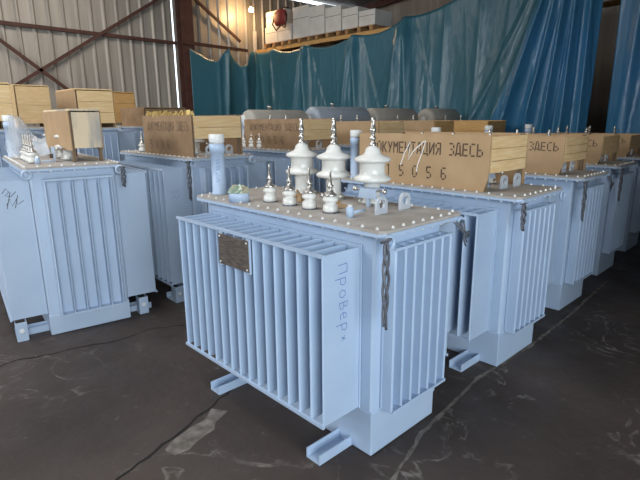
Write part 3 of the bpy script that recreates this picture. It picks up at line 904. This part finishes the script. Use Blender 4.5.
def tarp(name, s0f, s1f, ns, nz, label, rid, m='tarp', dx=0, zb=0.05):
    """sheet hanging in the plane x = TX between s0f(t) and s1f(t)"""
    vs = []
    for j in range(nz + 1):
        t = j / nz
        for i in range(ns + 1):
            u = i / ns; s = s0f(t) + (s1f(t) - s0f(t)) * u
            zt_ = top_at(s); z = zt_ + (zb - zt_) * t
            ed = min(1, 6 * t + .35)
            vs.append((TX - fold(s, t, rid) * ed + .10 + dx, s, z))
    k = ns + 1
    fs = [(j * k + i, j * k + i + 1, (j + 1) * k + i + 1, (j + 1) * k + i) for j in range(nz) for i in range(ns)]
    mb = MB(); mb.add(vs, fs, True); o = mb.build(name, m)
    sm = o.modifiers.new('thickness', 'SOLIDIFY'); sm.thickness = .004
    return tag(o, label, 'tarpaulin')


tarp('tarpaulin', lambda t: 12.72, lambda t: 2.35 + 1.55 * t, 380, 60, 'long teal tarpaulin hung along the storage rack, from the wall corner to the slanting overlap', RID, 'tarp', .10)
tarp('tarpaulin', lambda t: 2.75 + 1.75 * t, lambda t: 1.86, 170, 60, 'blue tarpaulin with steep folds between the slanting overlap and the dark slit', RIDB, 'tarp_b', -.13)
tarp('tarpaulin', lambda t: 1.62 - .05 * t, lambda t: -2.1, 150, 60, 'blue tarpaulin hanging on the far side of the dark slit', RIDC, 'tarp_b')
# the end that turns the corner and hangs slack in front of the back wall
TOPW = [(6.30, 4.05), (6.60, 3.92), (6.9, 3.78), (7.25, 3.72), (7.45, 3.95), (7.64, 4.14), (7.85, 3.85), (8.1, 3.62), (8.35, 3.68), (8.55, 4.12), (8.9, 4.12)]
vs = []; ns, nz = 90, 40
S0, S1 = 6.30, 8.74
for j in range(nz + 1):
    t = j / nz
    for i in range(ns + 1):
        s = S0 + (S1 - S0) * i / ns
        for (a, za), (b, zb) in zip(TOPW[:-1], TOPW[1:]):
            if a <= s <= b + 1e-9: zt_ = za + (zb - za) * (s - a) / (b - a)
        d = .0
        for c_, w0, h0 in ((7.64 - .25 * t, .05 + .2 * t, .16), (7.0, .2, .10 * t), (8.3 + .1 * t, .15, .14), (7.3 - .1 * t, .1, .06)):
            d += h0 / (1 + abs((s - c_) / w0) ** 1.7)
        vs.append((s, WY - .5 - d, zt_ + (.05 - zt_) * t))
k = ns + 1
mb = MB(); mb.add(vs, [(j * k + i, j * k + i + 1, (j + 1) * k + i + 1, (j + 1) * k + i) for j in range(nz) for i in range(ns)], True)
o = mb.build('tarpaulin', 'tarp'); o.modifiers.new('thickness', 'SOLIDIFY').thickness = .004
tag(o, 'slack blue tarpaulin with a peaked top on the back wall, beside the red column', 'tarpaulin')

# storage rack behind the tarpaulin
rk = thing('storage_rack', 'steel storage rack behind the long tarpaulin, its white upright at the wall corner', 'rack', (9.0, 0, 0))
for y in (13.45 - .45, 10.3, 7.6, 4.6, 1.2, -2.0):
    for x in (0.0, 1.1):
        MB().box(x, x + .09, y, y + .10, 0, 4.12 if y < 12.9 else 4.85).build('upright', 'white_steel', rk)
for z in (4.12,):
    for x in (0.0, 1.1):
        MB().box(x + .01, x + .07, -1.95, 13.0, z, z + .11).build('beam', 'pine_o', rk)
M['pallet'] = mat('orange_pallet_wood', (0.36, 0.19, 0.08), 0.8, 0, (0.46, 0.27, 0.12), 8)


def pallet(y, label, z=4.235):
    t = thing('wooden_pallet', label, 'pallet', (8.98, y, z), 0, 'pallets on the rack top')
    for k in range(5): MB().box(0, 1.2, k * .22, k * .22 + .14, .105, .13).build('deck_board', 'pallet', t)
    for yy in (0, .44, .90): MB().box(0, 1.2, yy, yy + .12, .0, .105).build('stringer', 'pallet', t)


for y, lb in ((11.45, 'wooden pallet on the rack top under the red bag'), (10.2, 'wooden pallet on the rack top under the two tallest cartons'), (8.95, 'wooden pallet on the rack top under the middle cartons'), (7.7, 'wooden pallet on the rack top, farthest from the wall corner')):
    pallet(y, lb)


def carton(y0, y1, z0, z1, x0, x1, label):
    t = thing('white_carton', label, 'box', (x0, y0, z0), 0, 'white cartons on the rack top')
    MB().bbox(0, x1 - x0, 0, y1 - y0, 0, z1 - z0, .015).build('carton_body', 'box', t)
    MB().box(-.003, .001, .02, y1 - y0 - .02, (z1 - z0) * .62, (z1 - z0) * .62 + .012).build('lid_seam', 'ink_faint', t)


Z = 4.366
for a in ((11.10, 11.76, Z, Z + .50, 9.02, 9.7, 'lower white carton on the rack top under the red bag'),
          (11.78, 12.44, Z, Z + .50, 9.02, 9.7, 'lower white carton at the left end of the rack top'),
          (11.45, 12.40, Z + .502, Z + .98, 9.05, 9.7, 'upper white carton the red bag hangs against'),
          (10.30, 11.05, Z, Z + .92, 9.05, 9.75, 'tall white carton right of the red bag'),
          (9.60, 10.26, Z, Z + .82, 9.02, 9.75, 'white carton in the middle of the rack top, second from the red bag'),
          (8.92, 9.56, Z, Z + .68, 9.02, 9.75, 'white carton on the rack top, third from the red bag'),
          (8.28, 8.88, Z, Z + .55, 9.02, 9.75, 'white carton near the right end of the rack top'),
          (7.66, 8.24, Z, Z + .40, 9.02, 9.75, 'lowest white carton at the right end of the rack top')):
    carton(*a)

rb = thing('red_bag', 'dark red bag with a black strap hanging in front of the white cartons', 'bag', (8.86, 11.36, 5.04)); rb.scale = (1.25, 1.4, 1.3)
prof = [(.02, -.20), (.14, -.19), (.20, -.10), (.21, .02), (.17, .12), (.08, .17), (.02, .18)]
mb = MB().lathe(prof, (0, 0, 0), 18); mb.v = [(v[0] * .45 - .04, v[1] * 1.1, v[2]) for v in mb.v]; mb.build('bag_body', 'red', rb)
MB().tube([(-.06, .20, .05), (-.10, .22, -.15), (-.11, .08, -.30), (-.11, -.10, -.20), (-.11, -.22, -.28), (-.10, -.27, -.12), (-.06, -.2, .06)], .018, 8).build('strap', 'black', rb)
MB().tube([(-.02, 0, .16), (.06, 0, .22), (.13, .0, .245), (.24, .0, .245)], .012, 6).build('hook_cord', 'black', rb)

# hanging lamp in the wall corner
lp = thing('hanging_lamp', 'small lit bulb hanging in the wall corner over the tarpaulin', 'lamp', (8.6, 12.6, 5.42))
MB().lathe([(.01, -.09), (.07, -.07), (.085, -.02), (.06, .03), (.025, .06), (.022, .07)], n=16).build('bulb', 'bulb', lp)
MB().lathe([(.03, .07), (.03, .14), (.012, .15)], n=12).build('socket', 'black', lp)
MB().tube([(0, 0, .15), (0, 0, RZ(12.6) - 5.42 - .01)], .008, 6).build('cable', 'black', lp)
pl = bpy.data.lights.new('bulb_light', 'POINT'); pl.energy = 65; pl.color = (1.0, .62, .30); pl.shadow_soft_size = .09
po = bpy.data.objects.new('bulb_light', pl); C.objects.link(po); po.parent = lp; po.location = (-.12, -.12, -.12)
